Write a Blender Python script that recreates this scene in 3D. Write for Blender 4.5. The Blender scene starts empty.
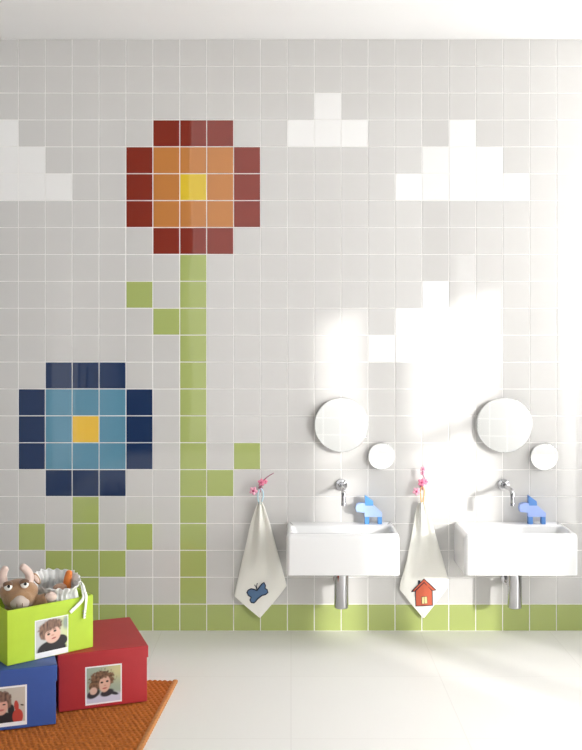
import bpy, bmesh, math, random
from mathutils import Vector, Matrix, noise
random.seed(7)
PI = math.pi
scene = bpy.context.scene
COL = scene.collection

# ------------------------------------------------------------------ survey numbers of the place (metres)
TILE = 0.125                      # tile pitch; the wall is 22 tiles high
D = 4.5                           # camera to tiled wall
PXM = 215.2                       # photograph pixels per metre on the tiled wall
F = PXM * D                       # focal length in photograph pixels
HX, HY = 291.0, 335.0             # where the view axis meets the photograph
HC = (631 - HY) / PXM             # camera height

def P(px, py, Y):                 # survey: the point seen at (px, py) at a known distance Y from the wall
    d = D + Y
    return Vector(((px - HX) * d / F, Y, HC - (py - HY) * d / F))

def G(px, py, z=0.0):             # survey: the point seen at (px, py) on a level surface of height z
    d = F * (HC - z) / (py - HY)
    return Vector(((px - HX) * d / F, d - D, z))

# ------------------------------------------------------------------ materials
def mat(name, col, rough=0.5, metal=0.0, bump=None, coat=0.0, sheen=0.0, var=0.0, vscale=20.0, spec=0.5, trans=None):
    m = bpy.data.materials.new(name)
    m.use_nodes = True
    nt = m.node_tree
    b = nt.nodes['Principled BSDF']
    b.inputs['Base Color'].default_value = (*col, 1)
    b.inputs['Roughness'].default_value = rough
    b.inputs['Metallic'].default_value = metal
    b.inputs['Coat Weight'].default_value = coat
    b.inputs['Sheen Weight'].default_value = sheen
    b.inputs['Specular IOR Level'].default_value = spec
    tc = nt.nodes.new('ShaderNodeTexCoord')
    if var:
        n = nt.nodes.new('ShaderNodeTexNoise'); n.inputs['Scale'].default_value = vscale
        n.inputs['Detail'].default_value = 4
        nt.links.new(tc.outputs['Object'], n.inputs['Vector'])
        r = nt.nodes.new('ShaderNodeMapRange')
        r.inputs['From Min'].default_value = 0.25; r.inputs['From Max'].default_value = 0.75
        r.inputs['To Min'].default_value = 1 - var; r.inputs['To Max'].default_value = 1 + var
        nt.links.new(n.outputs['Fac'], r.inputs['Value'])
        mx = nt.nodes.new('ShaderNodeMix'); mx.data_type = 'RGBA'; mx.blend_type = 'MULTIPLY'
        mx.inputs[0].default_value = 1.0
        mx.inputs[6].default_value = (*col, 1)
        nt.links.new(r.outputs['Result'], mx.inputs[7])
        nt.links.new(mx.outputs[2], b.inputs['Base Color'])
    if bump:
        s, st = bump
        n2 = nt.nodes.new('ShaderNodeTexNoise'); n2.inputs['Scale'].default_value = s
        n2.inputs['Detail'].default_value = 5
        nt.links.new(tc.outputs['Object'], n2.inputs['Vector'])
        bp = nt.nodes.new('ShaderNodeBump'); bp.inputs['Strength'].default_value = st
        bp.inputs['Distance'].default_value = 0.002
        nt.links.new(n2.outputs['Fac'], bp.inputs['Height'])
        nt.links.new(bp.outputs['Normal'], b.inputs['Normal'])
    return m

def srgb(r, g, b):
    f = lambda c: (c / 255 / 12.92) if c / 255 <= 0.04045 else ((c / 255 + 0.055) / 1.055) ** 2.4
    return (f(r), f(g), f(b))

M = {}
TR = 0.025
M['grout'] = mat('grout', (0.84, 0.83, 0.81), 0.9, bump=(300, 0.2))
M['tile_grey'] = mat('tile_pale_grey', (0.60, 0.59, 0.575), TR)
M['tile_white'] = mat('tile_white', (0.83, 0.825, 0.815), TR)
M['tile_red'] = mat('tile_brick_red', (0.225, 0.030, 0.017), TR)
M['tile_orange'] = mat('tile_orange', (0.52, 0.205, 0.055), TR)
M['tile_yellow'] = mat('tile_yellow', (0.70, 0.50, 0.035), TR)
M['tile_gold'] = mat('tile_gold', (0.80, 0.50, 0.05), TR)
M['tile_green'] = mat('tile_leaf_green', (0.38, 0.445, 0.145), TR)
M['tile_navy'] = mat('tile_navy', (0.012, 0.032, 0.095), TR)
M['tile_blue'] = mat('tile_sky_blue', (0.10, 0.26, 0.37), TR)
M['plaster'] = mat('white_plaster', (0.80, 0.795, 0.785), 0.9, bump=(90, 0.05))
M['wall_paint'] = mat('white_wall_paint', (0.74, 0.735, 0.725), 0.85, bump=(90, 0.05))
M['grey_paint'] = mat('dark_grey_wall_paint', (0.19, 0.19, 0.19), 0.85, bump=(90, 0.05))
M['frame_paint'] = mat('white_frame_paint', (0.8, 0.8, 0.78), 0.4)
M['ceramic'] = mat('white_ceramic', (0.80, 0.80, 0.80), 0.10, coat=0.3)
M['chrome'] = mat('chrome', (0.50, 0.50, 0.515), 0.05, 1.0)
M['dark_rubber'] = mat('dark_rubber', (0.02, 0.02, 0.02), 0.5)
M['mirror'] = mat('mirror_glass', (0.87, 0.875, 0.87), 0.02, 1.0)
M['mirror_edge'] = mat('brushed_mirror_edge', (0.62, 0.62, 0.61), 0.35, 1.0)
M['towel'] = mat('cream_towel', (0.86, 0.85, 0.79), 0.95, sheen=0.3, bump=(420, 0.5))
M['applique_blue'] = mat('denim_blue_cloth', (0.10, 0.185, 0.33), 0.9, bump=(500, 0.5))
M['stitch'] = mat('dark_stitching', (0.015, 0.02, 0.04), 0.9)
M['applique_red'] = mat('brick_red_cloth', (0.54, 0.115, 0.06), 0.9, bump=(500, 0.5))
M['applique_cream'] = mat('cream_window_cloth', (0.75, 0.62, 0.30), 0.9)
M['loop_blue'] = mat('pale_blue_ribbon', (0.50, 0.72, 0.80), 0.8)
M['loop_orange'] = mat('orange_ribbon', (0.80, 0.42, 0.13), 0.8)
M['pink'] = mat('pink_petals', (0.80, 0.23, 0.36), 0.5)
M['pink_pale'] = mat('pale_pink_petals', (0.82, 0.40, 0.52), 0.5)
M['magenta'] = mat('magenta_blossom_centre', (0.45, 0.04, 0.14), 0.5)
M['twig'] = mat('mauve_twig', (0.38, 0.16, 0.22), 0.6)
M['wood_pale_blue'] = mat('pale_blue_painted_wood', (0.41, 0.55, 0.88), 0.45, var=0.06)
M['wood_blue'] = mat('mid_blue_painted_wood', (0.10, 0.32, 0.70), 0.45, var=0.06)
M['wood_lilac'] = mat('lilac_painted_wood', (0.36, 0.48, 0.88), 0.45, var=0.06)
M['wood_deep'] = mat('deep_blue_painted_wood', (0.09, 0.25, 0.62), 0.45, var=0.06)
M['card_red'] = mat('red_cardboard', (0.40, 0.020, 0.026), 0.48, bump=(160, 0.12), var=0.04)
M['card_blue'] = mat('blue_cardboard', (0.030, 0.078, 0.30), 0.46, bump=(160, 0.12), var=0.04)
M['card_lime'] = mat('lime_cardboard', (0.43, 0.61, 0.035), 0.55, bump=(160, 0.12), var=0.03)
M['plush_brown'] = mat('brown_plush', (0.34, 0.195, 0.10), 0.95, sheen=0.4, bump=(260, 0.9), var=0.12, vscale=60)
M['plush_dark'] = mat('dark_brown_plush', (0.16, 0.085, 0.045), 0.95, sheen=0.3, bump=(260, 0.9))
M['plush_pink'] = mat('pale_pink_felt', (0.72, 0.56, 0.49), 0.95, sheen=0.3, bump=(260, 0.5))
M['plush_grey'] = mat('pinkish_grey_felt', (0.50, 0.415, 0.36), 0.95, sheen=0.3, bump=(260, 0.5))
M['eye_white'] = mat('glossy_eye_white', (0.85, 0.84, 0.80), 0.2)
M['eye_black'] = mat('glossy_black', (0.01, 0.01, 0.012), 0.15)
M['bag'] = mat('white_cotton', (0.90, 0.905, 0.89), 0.95, sheen=0.2, bump=(220, 0.5))
M['ribbon'] = mat('white_cotton_strap', (0.86, 0.87, 0.82), 0.9, bump=(300, 0.4))
M['stripe'] = mat('grey_stripe', (0.45, 0.47, 0.45), 0.9)
M['orange_felt'] = mat('orange_felt', (0.72, 0.20, 0.035), 0.9, sheen=0.3, bump=(260, 0.5))
M['tan_bag_inside'] = mat('tan_bag_inside', (0.48, 0.29, 0.20), 0.9, sheen=0.3)
M['paper'] = mat('white_photo_border', (0.82, 0.82, 0.82), 0.35)
M['rug'] = mat('rust_orange_weave', (0.43, 0.120, 0.014), 0.95, bump=(500, 0.6), var=0.22, vscale=70)
M['rug_edge'] = mat('tan_orange_selvage', (0.50, 0.21, 0.065), 0.9, bump=(500, 0.5), var=0.1, vscale=60)

def photo_mat():
    m = bpy.data.materials.new('photo_print')
    m.use_nodes = True
    nt = m.node_tree
    b = nt.nodes['Principled BSDF']
    a = nt.nodes.new('ShaderNodeAttribute'); a.attribute_name = 'ink'
    nt.links.new(a.outputs['Color'], b.inputs['Base Color'])
    b.inputs['Roughness'].default_value = 0.4
    return m
M['photo'] = photo_mat()

def floor_mat():
    m = bpy.data.materials.new('cream_floor_tiles')
    m.use_nodes = True
    nt = m.node_tree
    b = nt.nodes['Principled BSDF']
    tc = nt.nodes.new('ShaderNodeTexCoord')
    br = nt.nodes.new('ShaderNodeTexBrick')
    br.offset = 0.0
    br.inputs['Color1'].default_value = (0.80, 0.785, 0.755, 1)
    br.inputs['Color2'].default_value = (0.815, 0.80, 0.77, 1)
    br.inputs['Mortar'].default_value = (0.74, 0.72, 0.69, 1)
    br.inputs['Scale'].default_value = 1.0
    br.inputs['Mortar Size'].default_value = 0.0018
    br.inputs['Mortar Smooth'].default_value = 0.2
    br.inputs['Brick Width'].default_value = 0.6
    br.inputs['Row Height'].default_value = 0.6
    nt.links.new(tc.outputs['Object'], br.inputs['Vector'])
    nt.links.new(br.outputs['Color'], b.inputs['Base Color'])
    b.inputs['Roughness'].default_value = 0.38
    return m
M['floor'] = floor_mat()

# ------------------------------------------------------------------ helpers
def obj(name, bm, mats, parent=None, smooth=False, sub=0, loc=None):
    me = bpy.data.meshes.new(name)
    bmesh.ops.recalc_face_normals(bm, faces=bm.faces[:])
    bm.to_mesh(me); bm.free()
    for m in (mats if isinstance(mats, (list, tuple)) else [mats]):
        me.materials.append(M[m])
    if smooth:
        for p in me.polygons: p.use_smooth = True
    o = bpy.data.objects.new(name, me)
    COL.objects.link(o)
    if parent: o.parent = parent
    if loc: o.location = loc
    if sub:
        s = o.modifiers.new('subdivision', 'SUBSURF'); s.levels = sub; s.render_levels = sub
    return o

def auto_smooth(o, deg=35):
    me = o.data
    for p in me.polygons: p.use_smooth = True
    bm = bmesh.new(); bm.from_mesh(me)
    for e in bm.edges:
        if len(e.link_faces) == 2 and e.calc_face_angle(0) > math.radians(deg): e.smooth = False
    bm.to_mesh(me); bm.free()
    return o

def thing(name, label, cat, loc=(0, 0, 0), rz=0.0, group=None):
    o = bpy.data.objects.new(name, None)
    o.empty_display_size = 0.05
    COL.objects.link(o)
    o.location = loc; o.rotation_euler = (0, 0, rz)
    o['label'] = label; o['category'] = cat
    if group: o['group'] = group
    return o

def struct(name, bm, mats, **k):
    o = obj(name, bm, mats, **k)
    o['kind'] = 'structure'
    return o

def tag(o, label, cat, group=None):
    o['label'] = label; o['category'] = cat
    if group: o['group'] = group
    return o

def dup(root, loc, label, skip=()):
    r = root.copy(); COL.objects.link(r); r.location = loc; r['label'] = label
    for ch in list(root.children):
        if ch.name.split('.')[0] in skip: continue
        c = ch.copy(); COL.objects.link(c); c.parent = r
        for g in list(ch.children):
            d = g.copy(); COL.objects.link(d); d.parent = c
    return r

def box(bm, lo, hi, mi=0, bevel=0.0, seg=2):
    x0, y0, z0 = lo; x1, y1, z1 = hi
    r = bmesh.ops.create_cube(bm, size=1.0)
    for v in r['verts']:
        v.co = Vector(((x0 + x1) / 2 + v.co.x * (x1 - x0), (y0 + y1) / 2 + v.co.y * (y1 - y0), (z0 + z1) / 2 + v.co.z * (z1 - z0)))
    fs = set(f for v in r['verts'] for f in v.link_faces)
    for f in fs: f.material_index = mi
    if bevel:
        es = list(set(e for v in r['verts'] for e in v.link_edges))
        bmesh.ops.bevel(bm, geom=es, offset=bevel, segments=seg, profile=0.5, affect='EDGES')

def loft(bm, rings, cap0=True, cap1=True, mi=0):
    vr = [[bm.verts.new(p) for p in r] for r in rings]
    n = len(vr[0])
    for a, b in zip(vr, vr[1:]):
        for i in range(n):
            f = bm.faces.new((a[i], a[(i + 1) % n], b[(i + 1) % n], b[i])); f.material_index = mi
    if cap0: bm.faces.new(vr[0]).material_index = mi
    if cap1: bm.faces.new(vr[-1]).material_index = mi
    return vr

def tube(bm, pts, rad, n=12, mi=0, caps=True):
    pts = [Vector(p) for p in pts]
    rads = rad if isinstance(rad, (list, tuple)) else [rad] * len(pts)
    rings = []
    t0 = (pts[1] - pts[0]).normalized()
    up = Vector((0, 0, 1)) if abs(t0.z) < 0.9 else Vector((1, 0, 0))
    nrm = t0.cross(up).normalized()
    for i, p in enumerate(pts):
        if i == 0: t = t0
        elif i == len(pts) - 1: t = (pts[-1] - pts[-2]).normalized()
        else: t = ((pts[i + 1] - p).normalized() + (p - pts[i - 1]).normalized()).normalized()
        nrm = (nrm - t * nrm.dot(t)).normalized()
        bn = t.cross(nrm)
        rings.append([p + (nrm * math.cos(2 * PI * k / n) + bn * math.sin(2 * PI * k / n)) * rads[i] for k in range(n)])
    loft(bm, rings, caps, caps, mi)

def smooth_path(pts, k=6):
    pts = [Vector(p) for p in pts]
    out = []
    for i in range(len(pts) - 1):
        p0 = pts[max(i - 1, 0)]; p1 = pts[i]; p2 = pts[i + 1]; p3 = pts[min(i + 2, len(pts) - 1)]
        for j in range(k):
            t = j / k
            out.append(0.5 * ((2 * p1) + (p2 - p0) * t + (2 * p0 - 5 * p1 + 4 * p2 - p3) * t * t + (3 * p1 - p0 - 3 * p2 + p3) * t ** 3))
    out.append(pts[-1])
    return out

def lathe(bm, prof, n=32, axis='z', origin=(0, 0, 0), mi=0):
    o = Vector(origin)
    rings = []
    for r, h in prof:
        ring = []
        for k in range(n):
            a = 2 * PI * k / n
            if axis == 'z': q = Vector((r * math.cos(a), r * math.sin(a), h))
            else: q = Vector((r * math.cos(a), -h, r * math.sin(a)))     # height grows towards the room
            ring.append(o + q)
        rings.append(ring)
    loft(bm, rings, True, True, mi)

def ball(bm, c, rad, seg=20, mi=0, rot=None):
    r = bmesh.ops.create_uvsphere(bm, u_segments=seg, v_segments=max(8, seg * 2 // 3), radius=1.0)
    rx, ry, rz = rad if isinstance(rad, (list, tuple)) else (rad,) * 3
    for v in r['verts']:
        q = Vector((v.co.x * rx, v.co.y * ry, v.co.z * rz))
        if rot: q = rot @ q
        v.co = Vector(c) + q
    for f in set(f for v in r['verts'] for f in v.link_faces): f.material_index = mi

def prism(bm, poly, y0, y1, mi=0, bevel=0.0):
    """poly: (x, z) outline, extruded from y0 (front) to y1 (back)."""
    a = [bm.verts.new((x, y0, z)) for x, z in poly]
    b = [bm.verts.new((x, y1, z)) for x, z in poly]
    n = len(poly)
    fs = [bm.faces.new(a), bm.faces.new(b[::-1])]
    for i in range(n): fs.append(bm.faces.new((a[i], b[i], b[(i + 1) % n], a[(i + 1) % n])))
    for f in fs: f.material_index = mi
    if bevel:
        es = list(set(e for f in fs for e in f.edges))
        bmesh.ops.bevel(bm, geom=es, offset=bevel, segments=2, profile=0.5, affect='EDGES')

# ------------------------------------------------------------------ the setting
X0, X1 = -2.0, 1.9               # side walls
YB = -7.0                        # wall behind the viewer
YC = -1.5                        # the ceiling slab reaches this far out
HR = 22 * TILE                   # ceiling height over the tiles
HT = 4.4                         # height of the tall daylight part of the room
XT0 = (126 - HX) / PXM - 4 * TILE  # left edge of tile column 0

def tile_kind(c, r):
    if (5 <= c <= 7 and 3 <= r <= 7) or (4 <= c <= 8 and 4 <= r <= 6):
        if c == 6 and r == 5: return 'tile_yellow'
        return 'tile_orange' if 5 <= c <= 7 and 4 <= r <= 6 else 'tile_red'
    if (1 <= c <= 3 and 12 <= r <= 16) or (0 <= c <= 4 and 13 <= r <= 15):
        if c == 2 and r == 14: return 'tile_gold'
        return 'tile_blue' if 1 <= c <= 3 and 13 <= r <= 15 else 'tile_navy'
    if r == 21 or (c == 6 and 8 <= r) or (c == 2 and 17 <= r): return 'tile_green'
    if (c, r) in {(4, 9), (5, 10), (8, 15), (7, 16), (0, 18), (4, 18), (1, 19), (3, 19)}: return 'tile_green'
    cloud = {(-1, 3), (-1, 4), (0, 4), (-1, 5), (0, 5), (1, 5), (11, 2), (10, 3), (11, 3), (12, 3), (16, 3), (15, 9)}
    cloud |= {(c_, 3) for c_ in (-2, -3)} | {(c_, 4) for c_ in (-2, -3)} | {(c_, 5) for c_ in (-2, -3, -4)}
    cloud |= {(c_, 4) for c_ in (15, 16, 17)} | {(c_, 5) for c_ in range(14, 19)}
    cloud |= {(c_, 10) for c_ in (14, 15, 16)} | {(c_, 11) for c_ in range(13, 18)}
    return 'tile_white' if (c, r) in cloud else 'tile_grey'

def tiled_wall():
    names = ['grout', 'tile_grey', 'tile_white', 'tile_red', 'tile_orange', 'tile_yellow', 'tile_gold', 'tile_green', 'tile_navy', 'tile_blue', 'wall_paint']
    bm = bmesh.new()
    rnd = random.Random(3)
    box(bm, (X0 - 0.1, 0.0, -0.1), (X1 + 0.1, 0.15, HT), 0)
    for f in bm.faces:
        if f.calc_center_median().y > 0.01: f.material_index = 10
    gap, th, bev = 0.0042, 0.0016, 0.0008
    c0 = int(math.floor((X0 - XT0) / TILE)); c1 = int(math.ceil((X1 - XT0) / TILE))
    for c in range(c0, c1):
        for r in range(22):
            xa = max(XT0 + c * TILE + gap / 2, X0); xb = min(XT0 + (c + 1) * TILE - gap / 2, X1)
            if xb - xa < 0.01: continue
            zb = HR - r * TILE - gap / 2; za = zb - TILE + gap
            mi = names.index(tile_kind(c, r))
            tx, tz = rnd.gauss(0, 0.0011), rnd.gauss(0, 0.0011)
            def pt(x, z, y): return bm.verts.new((x, y + (x - (xa + xb) / 2) * tx + (z - (za + zb) / 2) * tz, z))
            o_ = [bm.verts.new((x, 0.0, z)) for x, z in ((xa, za), (xb, za), (xb, zb), (xa, zb))]
            m_ = [pt(x, z, -th + bev) for x, z in ((xa, za), (xb, za), (xb, zb), (xa, zb))]
            t_ = [pt(x, z, -th) for x, z in ((xa + bev, za + bev), (xb - bev, za + bev), (xb - bev, zb - bev), (xa + bev, zb - bev))]
            for A, B in ((o_, m_), (m_, t_)):
                for i in range(4):
                    bm.faces.new((A[i], A[(i + 1) % 4], B[(i + 1) % 4], B[i])).material_index = mi
            bm.faces.new(t_).material_index = mi
    return struct('wall_back', bm, names)
tiled_wall()

bm = bmesh.new(); box(bm, (X0 - 0.1, YB - 0.1, -0.1), (X1 + 0.1, 0.0, 0.0))
struct('floor', bm, 'floor')
bm = bmesh.new(); box(bm, (X0, YC, HR), (X1, 0.0, HR + 0.12))
struct('ceiling', bm, 'plaster')
bm = bmesh.new(); box(bm, (X0 - 0.1, YB - 0.1, HT), (X1 + 0.1, YC + 0.05, HT + 0.1))
box(bm, (X0, YC, HR + 0.12), (X1, YC + 0.1, HT))
struct('ceiling_high', bm, 'grey_paint')

def wall_with_openings(name, axis, at, th, span, height, holes, m):
    """A wall of real thickness; holes are (a0, a1, z0, z1) along its length."""
    bm = bmesh.new()
    cuts = sorted({span[0], span[1]} | {h[0] for h in holes} | {h[1] for h in holes})
    for a, b in zip(cuts, cuts[1:]):
        hs = sorted([(h[2], h[3]) for h in holes if h[0] <= a + 1e-6 and h[1] >= b - 1e-6])
        z = 0.0
        for z0, z1 in hs + [(height, height)]:
            if z0 > z + 1e-4:
                if axis == 'x': box(bm, (min(at, at + th), a, z), (max(at, at + th), b, z0))
                else: box(bm, (a, min(at, at + th), z), (b, max(at, at + th), z0))
            z = z1
    return struct(name, bm, m)

WIN_A = (-1.83, -1.17)            # the two tall windows that let the sun in
WIN_B = (-2.37, -1.97)
FILL_WIN_C = (-0.58, -0.08)              # its sun falls outside the picture; added to brighten the wall's right end
FILL_WIN_D = (-6.70, -5.50)  # added out of view to light the rear wall shown in the mirrors
WZ0, WZ1, WZ1B = 0.06, 1.99, 2.12
wall_with_openings('wall_right', 'x', X1, 0.10, (YB, 0.0), HT,
                   [(*WIN_A, WZ0, WZ1), (*WIN_B, WZ0, WZ1B), (*FILL_WIN_C, 0.75, 2.66), (*FILL_WIN_D, 0.10, 2.3)], 'wall_paint')
wall_with_openings('wall_left', 'x', X0, -0.10, (YB, 0.0), HT, [(-5.0, -3.6, 0.2, 1.9)], 'grey_paint')
wall_with_openings('wall_front', 'y', YB, -0.10, (X0 - 0.1, X1 + 0.1), HT, [(-1.22, 0.22, 0.10, 4.2), (0.22, 1.60, 1.0, 4.2)], 'grey_paint')

def wainscot_mat():
    m = bpy.data.materials.new('white_wainscot_tiles'); m.use_nodes = True
    nt = m.node_tree; b = nt.nodes['Principled BSDF']
    tc = nt.nodes.new('ShaderNodeTexCoord'); br = nt.nodes.new('ShaderNodeTexBrick')
    sp = nt.nodes.new('ShaderNodeSeparateXYZ'); cb = nt.nodes.new('ShaderNodeCombineXYZ'); ad = nt.nodes.new('ShaderNodeMath')
    nt.links.new(tc.outputs['Object'], sp.inputs[0])
    nt.links.new(sp.outputs['X'], ad.inputs[0]); nt.links.new(sp.outputs['Y'], ad.inputs[1])
    nt.links.new(ad.outputs[0], cb.inputs['X']); nt.links.new(sp.outputs['Z'], cb.inputs['Y'])
    nt.links.new(cb.outputs[0], br.inputs['Vector'])
    br.offset = 0.0
    br.inputs['Color1'].default_value = (0.74, 0.74, 0.73, 1); br.inputs['Color2'].default_value = (0.76, 0.76, 0.75, 1)
    br.inputs['Mortar'].default_value = (0.88, 0.88, 0.87, 1); br.inputs['Scale'].default_value = 1.0
    br.inputs['Mortar Size'].default_value = 0.006; br.inputs['Brick Width'].default_value = 0.2; br.inputs['Row Height'].default_value = 0.2
    nt.links.new(br.outputs['Color'], b.inputs['Base Color']); b.inputs['Roughness'].default_value = 0.3
    return m
M['wainscot'] = wainscot_mat()
bm = bmesh.new(); box(bm, (0.24, YB, 0.0), (X1 - 0.02, YB + 0.02, 0.95))
struct('trim_1', bm, 'wainscot')
bm = bmesh.new(); box(bm, (X1 - 0.02, -5.42, 0.0), (X1, -2.6, 1.4))
struct('trim_2', bm, 'wainscot')

def window_frame(n, axis, at, a0, a1, z0, z1, bars_z=(), bars_a=(), w=0.03):
    bm = bmesh.new()
    def bar(p0, p1, q0, q1):
        if axis == 'x': box(bm, (at - 0.02, p0, q0), (at + 0.03, p1, q1), 0, 0.003)
        else: box(bm, (p0, at - 0.03, q0), (p1, at + 0.02, q1), 0, 0.003)
    bar(a0, a0 + w, z0, z1); bar(a1 - w, a1, z0, z1)
    bar(a0 + w, a1 - w, z0, z0 + w); bar(a0 + w, a1 - w, z1 - w, z1)
    for z in bars_z: bar(a0 + w, a1 - w, z - w / 2, z + w / 2)
    for a in bars_a: bar(a - w / 2, a + w / 2, z0 + w, z1 - w)
    return struct('window_%d' % n, bm, 'frame_paint')
window_frame(1, 'x', X1 + 0.03, *WIN_A, WZ0, WZ1, bars_z=(1.37,))
window_frame(2, 'x', X1 + 0.03, *WIN_B, WZ0, WZ1B, bars_z=(1.37,))
window_frame(5, 'x', X1 + 0.03, *FILL_WIN_C, 0.75, 2.66, bars_z=(1.37,))  # frame of the fill opening added beside the tiled wall
window_frame(6, 'x', X1 + 0.03, *FILL_WIN_D, 0.10, 2.3, bars_z=(1.37,))  # frame of the fill opening added near the rear wall
window_frame(3, 'y', YB - 0.03, -1.22, 0.22, 0.10, 4.2, w=0.03)
window_frame(7, 'y', YB - 0.03, 0.22, 1.60, 1.0, 4.2, w=0.03)
window_frame(4, 'x', X0 - 0.05, -5.0, -3.6, 0.2, 1.9, w=0.04)

# ------------------------------------------------------------------ washbasins
def rrect(x0, x1, y0, y1, rf, rb, z, n=8):
    """Rounded rectangle; y0 is the front (room) side with radius rf, y1 the wall side with radius rb."""
    pts = []
    for cx, cy, r, a0 in ((x1 - rb, y1 - rb, rb, 0), (x0 + rb, y1 - rb, rb, 90), (x0 + rf, y0 + rf, rf, 180), (x1 - rf, y0 + rf, rf, 270)):
        for k in range(n + 1):
            a = math.radians(a0 + 90 * k / n)
            pts.append(Vector((cx + r * math.cos(a), cy + r * math.sin(a), z)))
    return pts

BZ0, BZ1, BW, BD = 0.327, 0.5085, 0.499, 0.287
def make_basin():
    t = thing('washbasin', '', 'washbasin', (0, 0, 0), 0, 'wall hung washbasins')
    bm = bmesh.new()
    h = BW / 2; yb = -0.004; H = BZ1 - BZ0
    R = []
    def o_(i, z, rf=0.022): R.append(rrect(-h + i, h - i, -BD + i, yb, max(rf - i * 0.5, 0.006), 0.006, BZ0 + z))
    o_(0.030, 0.0); o_(0.006, 0.0); o_(0.001, 0.002); o_(0.0, 0.008)
    o_(0.0008, H * 0.5); o_(0.0015, H - 0.022); o_(0.0032, H - 0.012); o_(0.0062, H - 0.0055); o_(0.0105, H - 0.0015); o_(0.0150, H)
    # inner bowl
    def i_(ix, iyf, iyb, z, r): R.append(rrect(-h + ix, h - ix, -BD + iyf, -iyb, r, r, BZ0 + z))
    i_(0.021, 0.021, 0.090, H, 0.020); i_(0.0245, 0.0245, 0.0935, H - 0.0015, 0.021); i_(0.027, 0.0265, 0.096, H - 0.006, 0.022)
    i_(0.037, 0.032, 0.100, H - 0.040, 0.026); i_(0.060, 0.040, 0.108, H - 0.082, 0.030)
    i_(0.085, 0.055, 0.118, H - 0.098, 0.030); i_(0.150, 0.085, 0.140, H - 0.103, 0.02); i_(0.215, 0.105, 0.150, H - 0.106, 0.012)
    loft(bm, R, True, True)
    auto_smooth(obj('basin_body', bm, 'ceramic', t), 50)
    bm = bmesh.new()
    lathe(bm, [(0.021, -0.002), (0.021, 0.0015), (0.018, 0.003), (0.006, 0.0025)], 24, 'z', (0, -0.165, BZ0 + H - 0.1055))
    auto_smooth(obj('drain', bm, 'chrome', t))
    yt = -0.152
    bm = bmesh.new()
    lathe(bm, [(0.0, 0.150), (0.026, 0.150), (0.031, 0.153), (0.0322, 0.158), (0.0322, BZ0 - 0.006), (0.034, BZ0 - 0.005), (0.034, BZ0 + 0.001), (0.0, BZ0 + 0.001)], 32, 'z', (0, yt, 0))
    tp = obj('waste_trap', bm, 'chrome', t); auto_smooth(tp)
    bm = bmesh.new()
    tube(bm, [(0, yt + 0.028, 0.245), (0, -0.0045, 0.245)], 0.016, 20)
    lathe(bm, [(0.016, 0.004), (0.030, 0.004), (0.030, 0.008), (0.018, 0.012)], 24, 'y', (0, 0, 0.245))
    auto_smooth(obj('wall_mounted_pipe', bm, 'chrome', t))
    return t
basin = make_basin()
basin.location = (0.226, 0, 0)
basin['label'] = 'white ceramic washbasin on the left, between the two hanging towels'
dup(basin, (1.004, 0, 0), 'white ceramic washbasin on the right, beside the red house towel')

# ------------------------------------------------------------------ taps
def make_tap():
    t = thing('wall_tap', '', 'tap', (0, 0, 0), 0, 'chrome wall taps')
    bm = bmesh.new()
    lathe(bm, [(0.0, 0.0036), (0.0265, 0.0036), (0.0275, 0.006), (0.0275, 0.014), (0.0262, 0.0165), (0.015, 0.018), (0.014, 0.024), (0.0, 0.024)], 40, 'y')
    auto_smooth(obj('wall_flange', bm, 'chrome', t))
    bm = bmesh.new()
    r = 0.032; L = 0.195
    pts = [(0, -0.020, 0), (0, -0.06, 0), (0, -0.11, 0), (0, -(L - r), 0)]
    for k in range(1, 11):
        a = PI / 2 * k / 10
        pts.append((0, -(L - r) - r * math.sin(a), -r + r * math.cos(a)))
    pts += [(0, -L, -0.045), (0, -L, -0.060)]
    tube(bm, pts, 0.0105, 20)
    auto_smooth(obj('spout', bm, 'chrome', t), 50)
    bm = bmesh.new()
    lathe(bm, [(0.0, -0.0655), (0.0085, -0.0655), (0.0112, -0.064), (0.0112, -0.054), (0.0105, -0.052), (0.0, -0.052)], 20, 'z', (0, -L, 0))
    auto_smooth(obj('spout_tip', bm, 'chrome', t))
    return t
tap = make_tap()
a = P(341.3, 484.5, 0); tap.location = (a.x, 0, a.z)
tap['label'] = 'chrome wall tap above the left washbasin'
a = P(503.0, 484.5, 0)
dup(tap, (a.x, 0, a.z), 'chrome wall tap above the right washbasin')

# ------------------------------------------------------------------ mirrors
def make_mirror(name, r, th, label, px, py, n=96, yaw=0.0):
    c = P(px, py, -th)
    t = thing(name, label, 'mirror', (c.x, 0, c.z), 0, 'round wall mirrors')
    d0 = th - 0.022                    # the disc stands off the wall on a round mount and may be swivelled a little
    def turn(bm):
        if yaw: bmesh.ops.rotate(bm, verts=bm.verts[:], cent=(0, -th, 0), matrix=Matrix.Rotation(yaw, 3, 'Z'))
        return bm
    bm = bmesh.new()
    lathe(bm, [(0.0, 0.0024), (r * 0.55, 0.0024), (r * 0.55, d0 + 0.002), (0.0, d0 + 0.002)], 48, 'y')
    auto_smooth(obj('wall_mount', bm, 'mirror_edge', t))
    bm = bmesh.new()
    lathe(bm, [(0.0, d0), (r - 0.003, d0), (r - 0.0008, d0 + 0.001), (r, d0 + 0.003), (r, th - 0.0012), (r - 0.001, th - 0.0002), (0.0, th - 0.0002)], n, 'y')
    auto_smooth(obj('mirror_backing', turn(bm), 'mirror_edge', t))
    bm = bmesh.new()
    lathe(bm, [(r - 0.0015, th - 0.0002), (r - 0.0025, th + 0.0008), (0.0, th + 0.0008)], n, 'y')
    auto_smooth(obj('mirror_glass', turn(bm), 'mirror', t), 5)
    return t
make_mirror('round_mirror', 0.1255, 0.034, 'large round mirror above the left tap', 341.5, 425.0)
make_mirror('round_mirror', 0.1265, 0.046, 'large round mirror above the right tap', 504.2, 425.3, yaw=math.radians(-8.0))
make_mirror('round_mirror', 0.0620, 0.026, 'small round mirror beside the large left mirror', 381.5, 456.5, 64)
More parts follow.
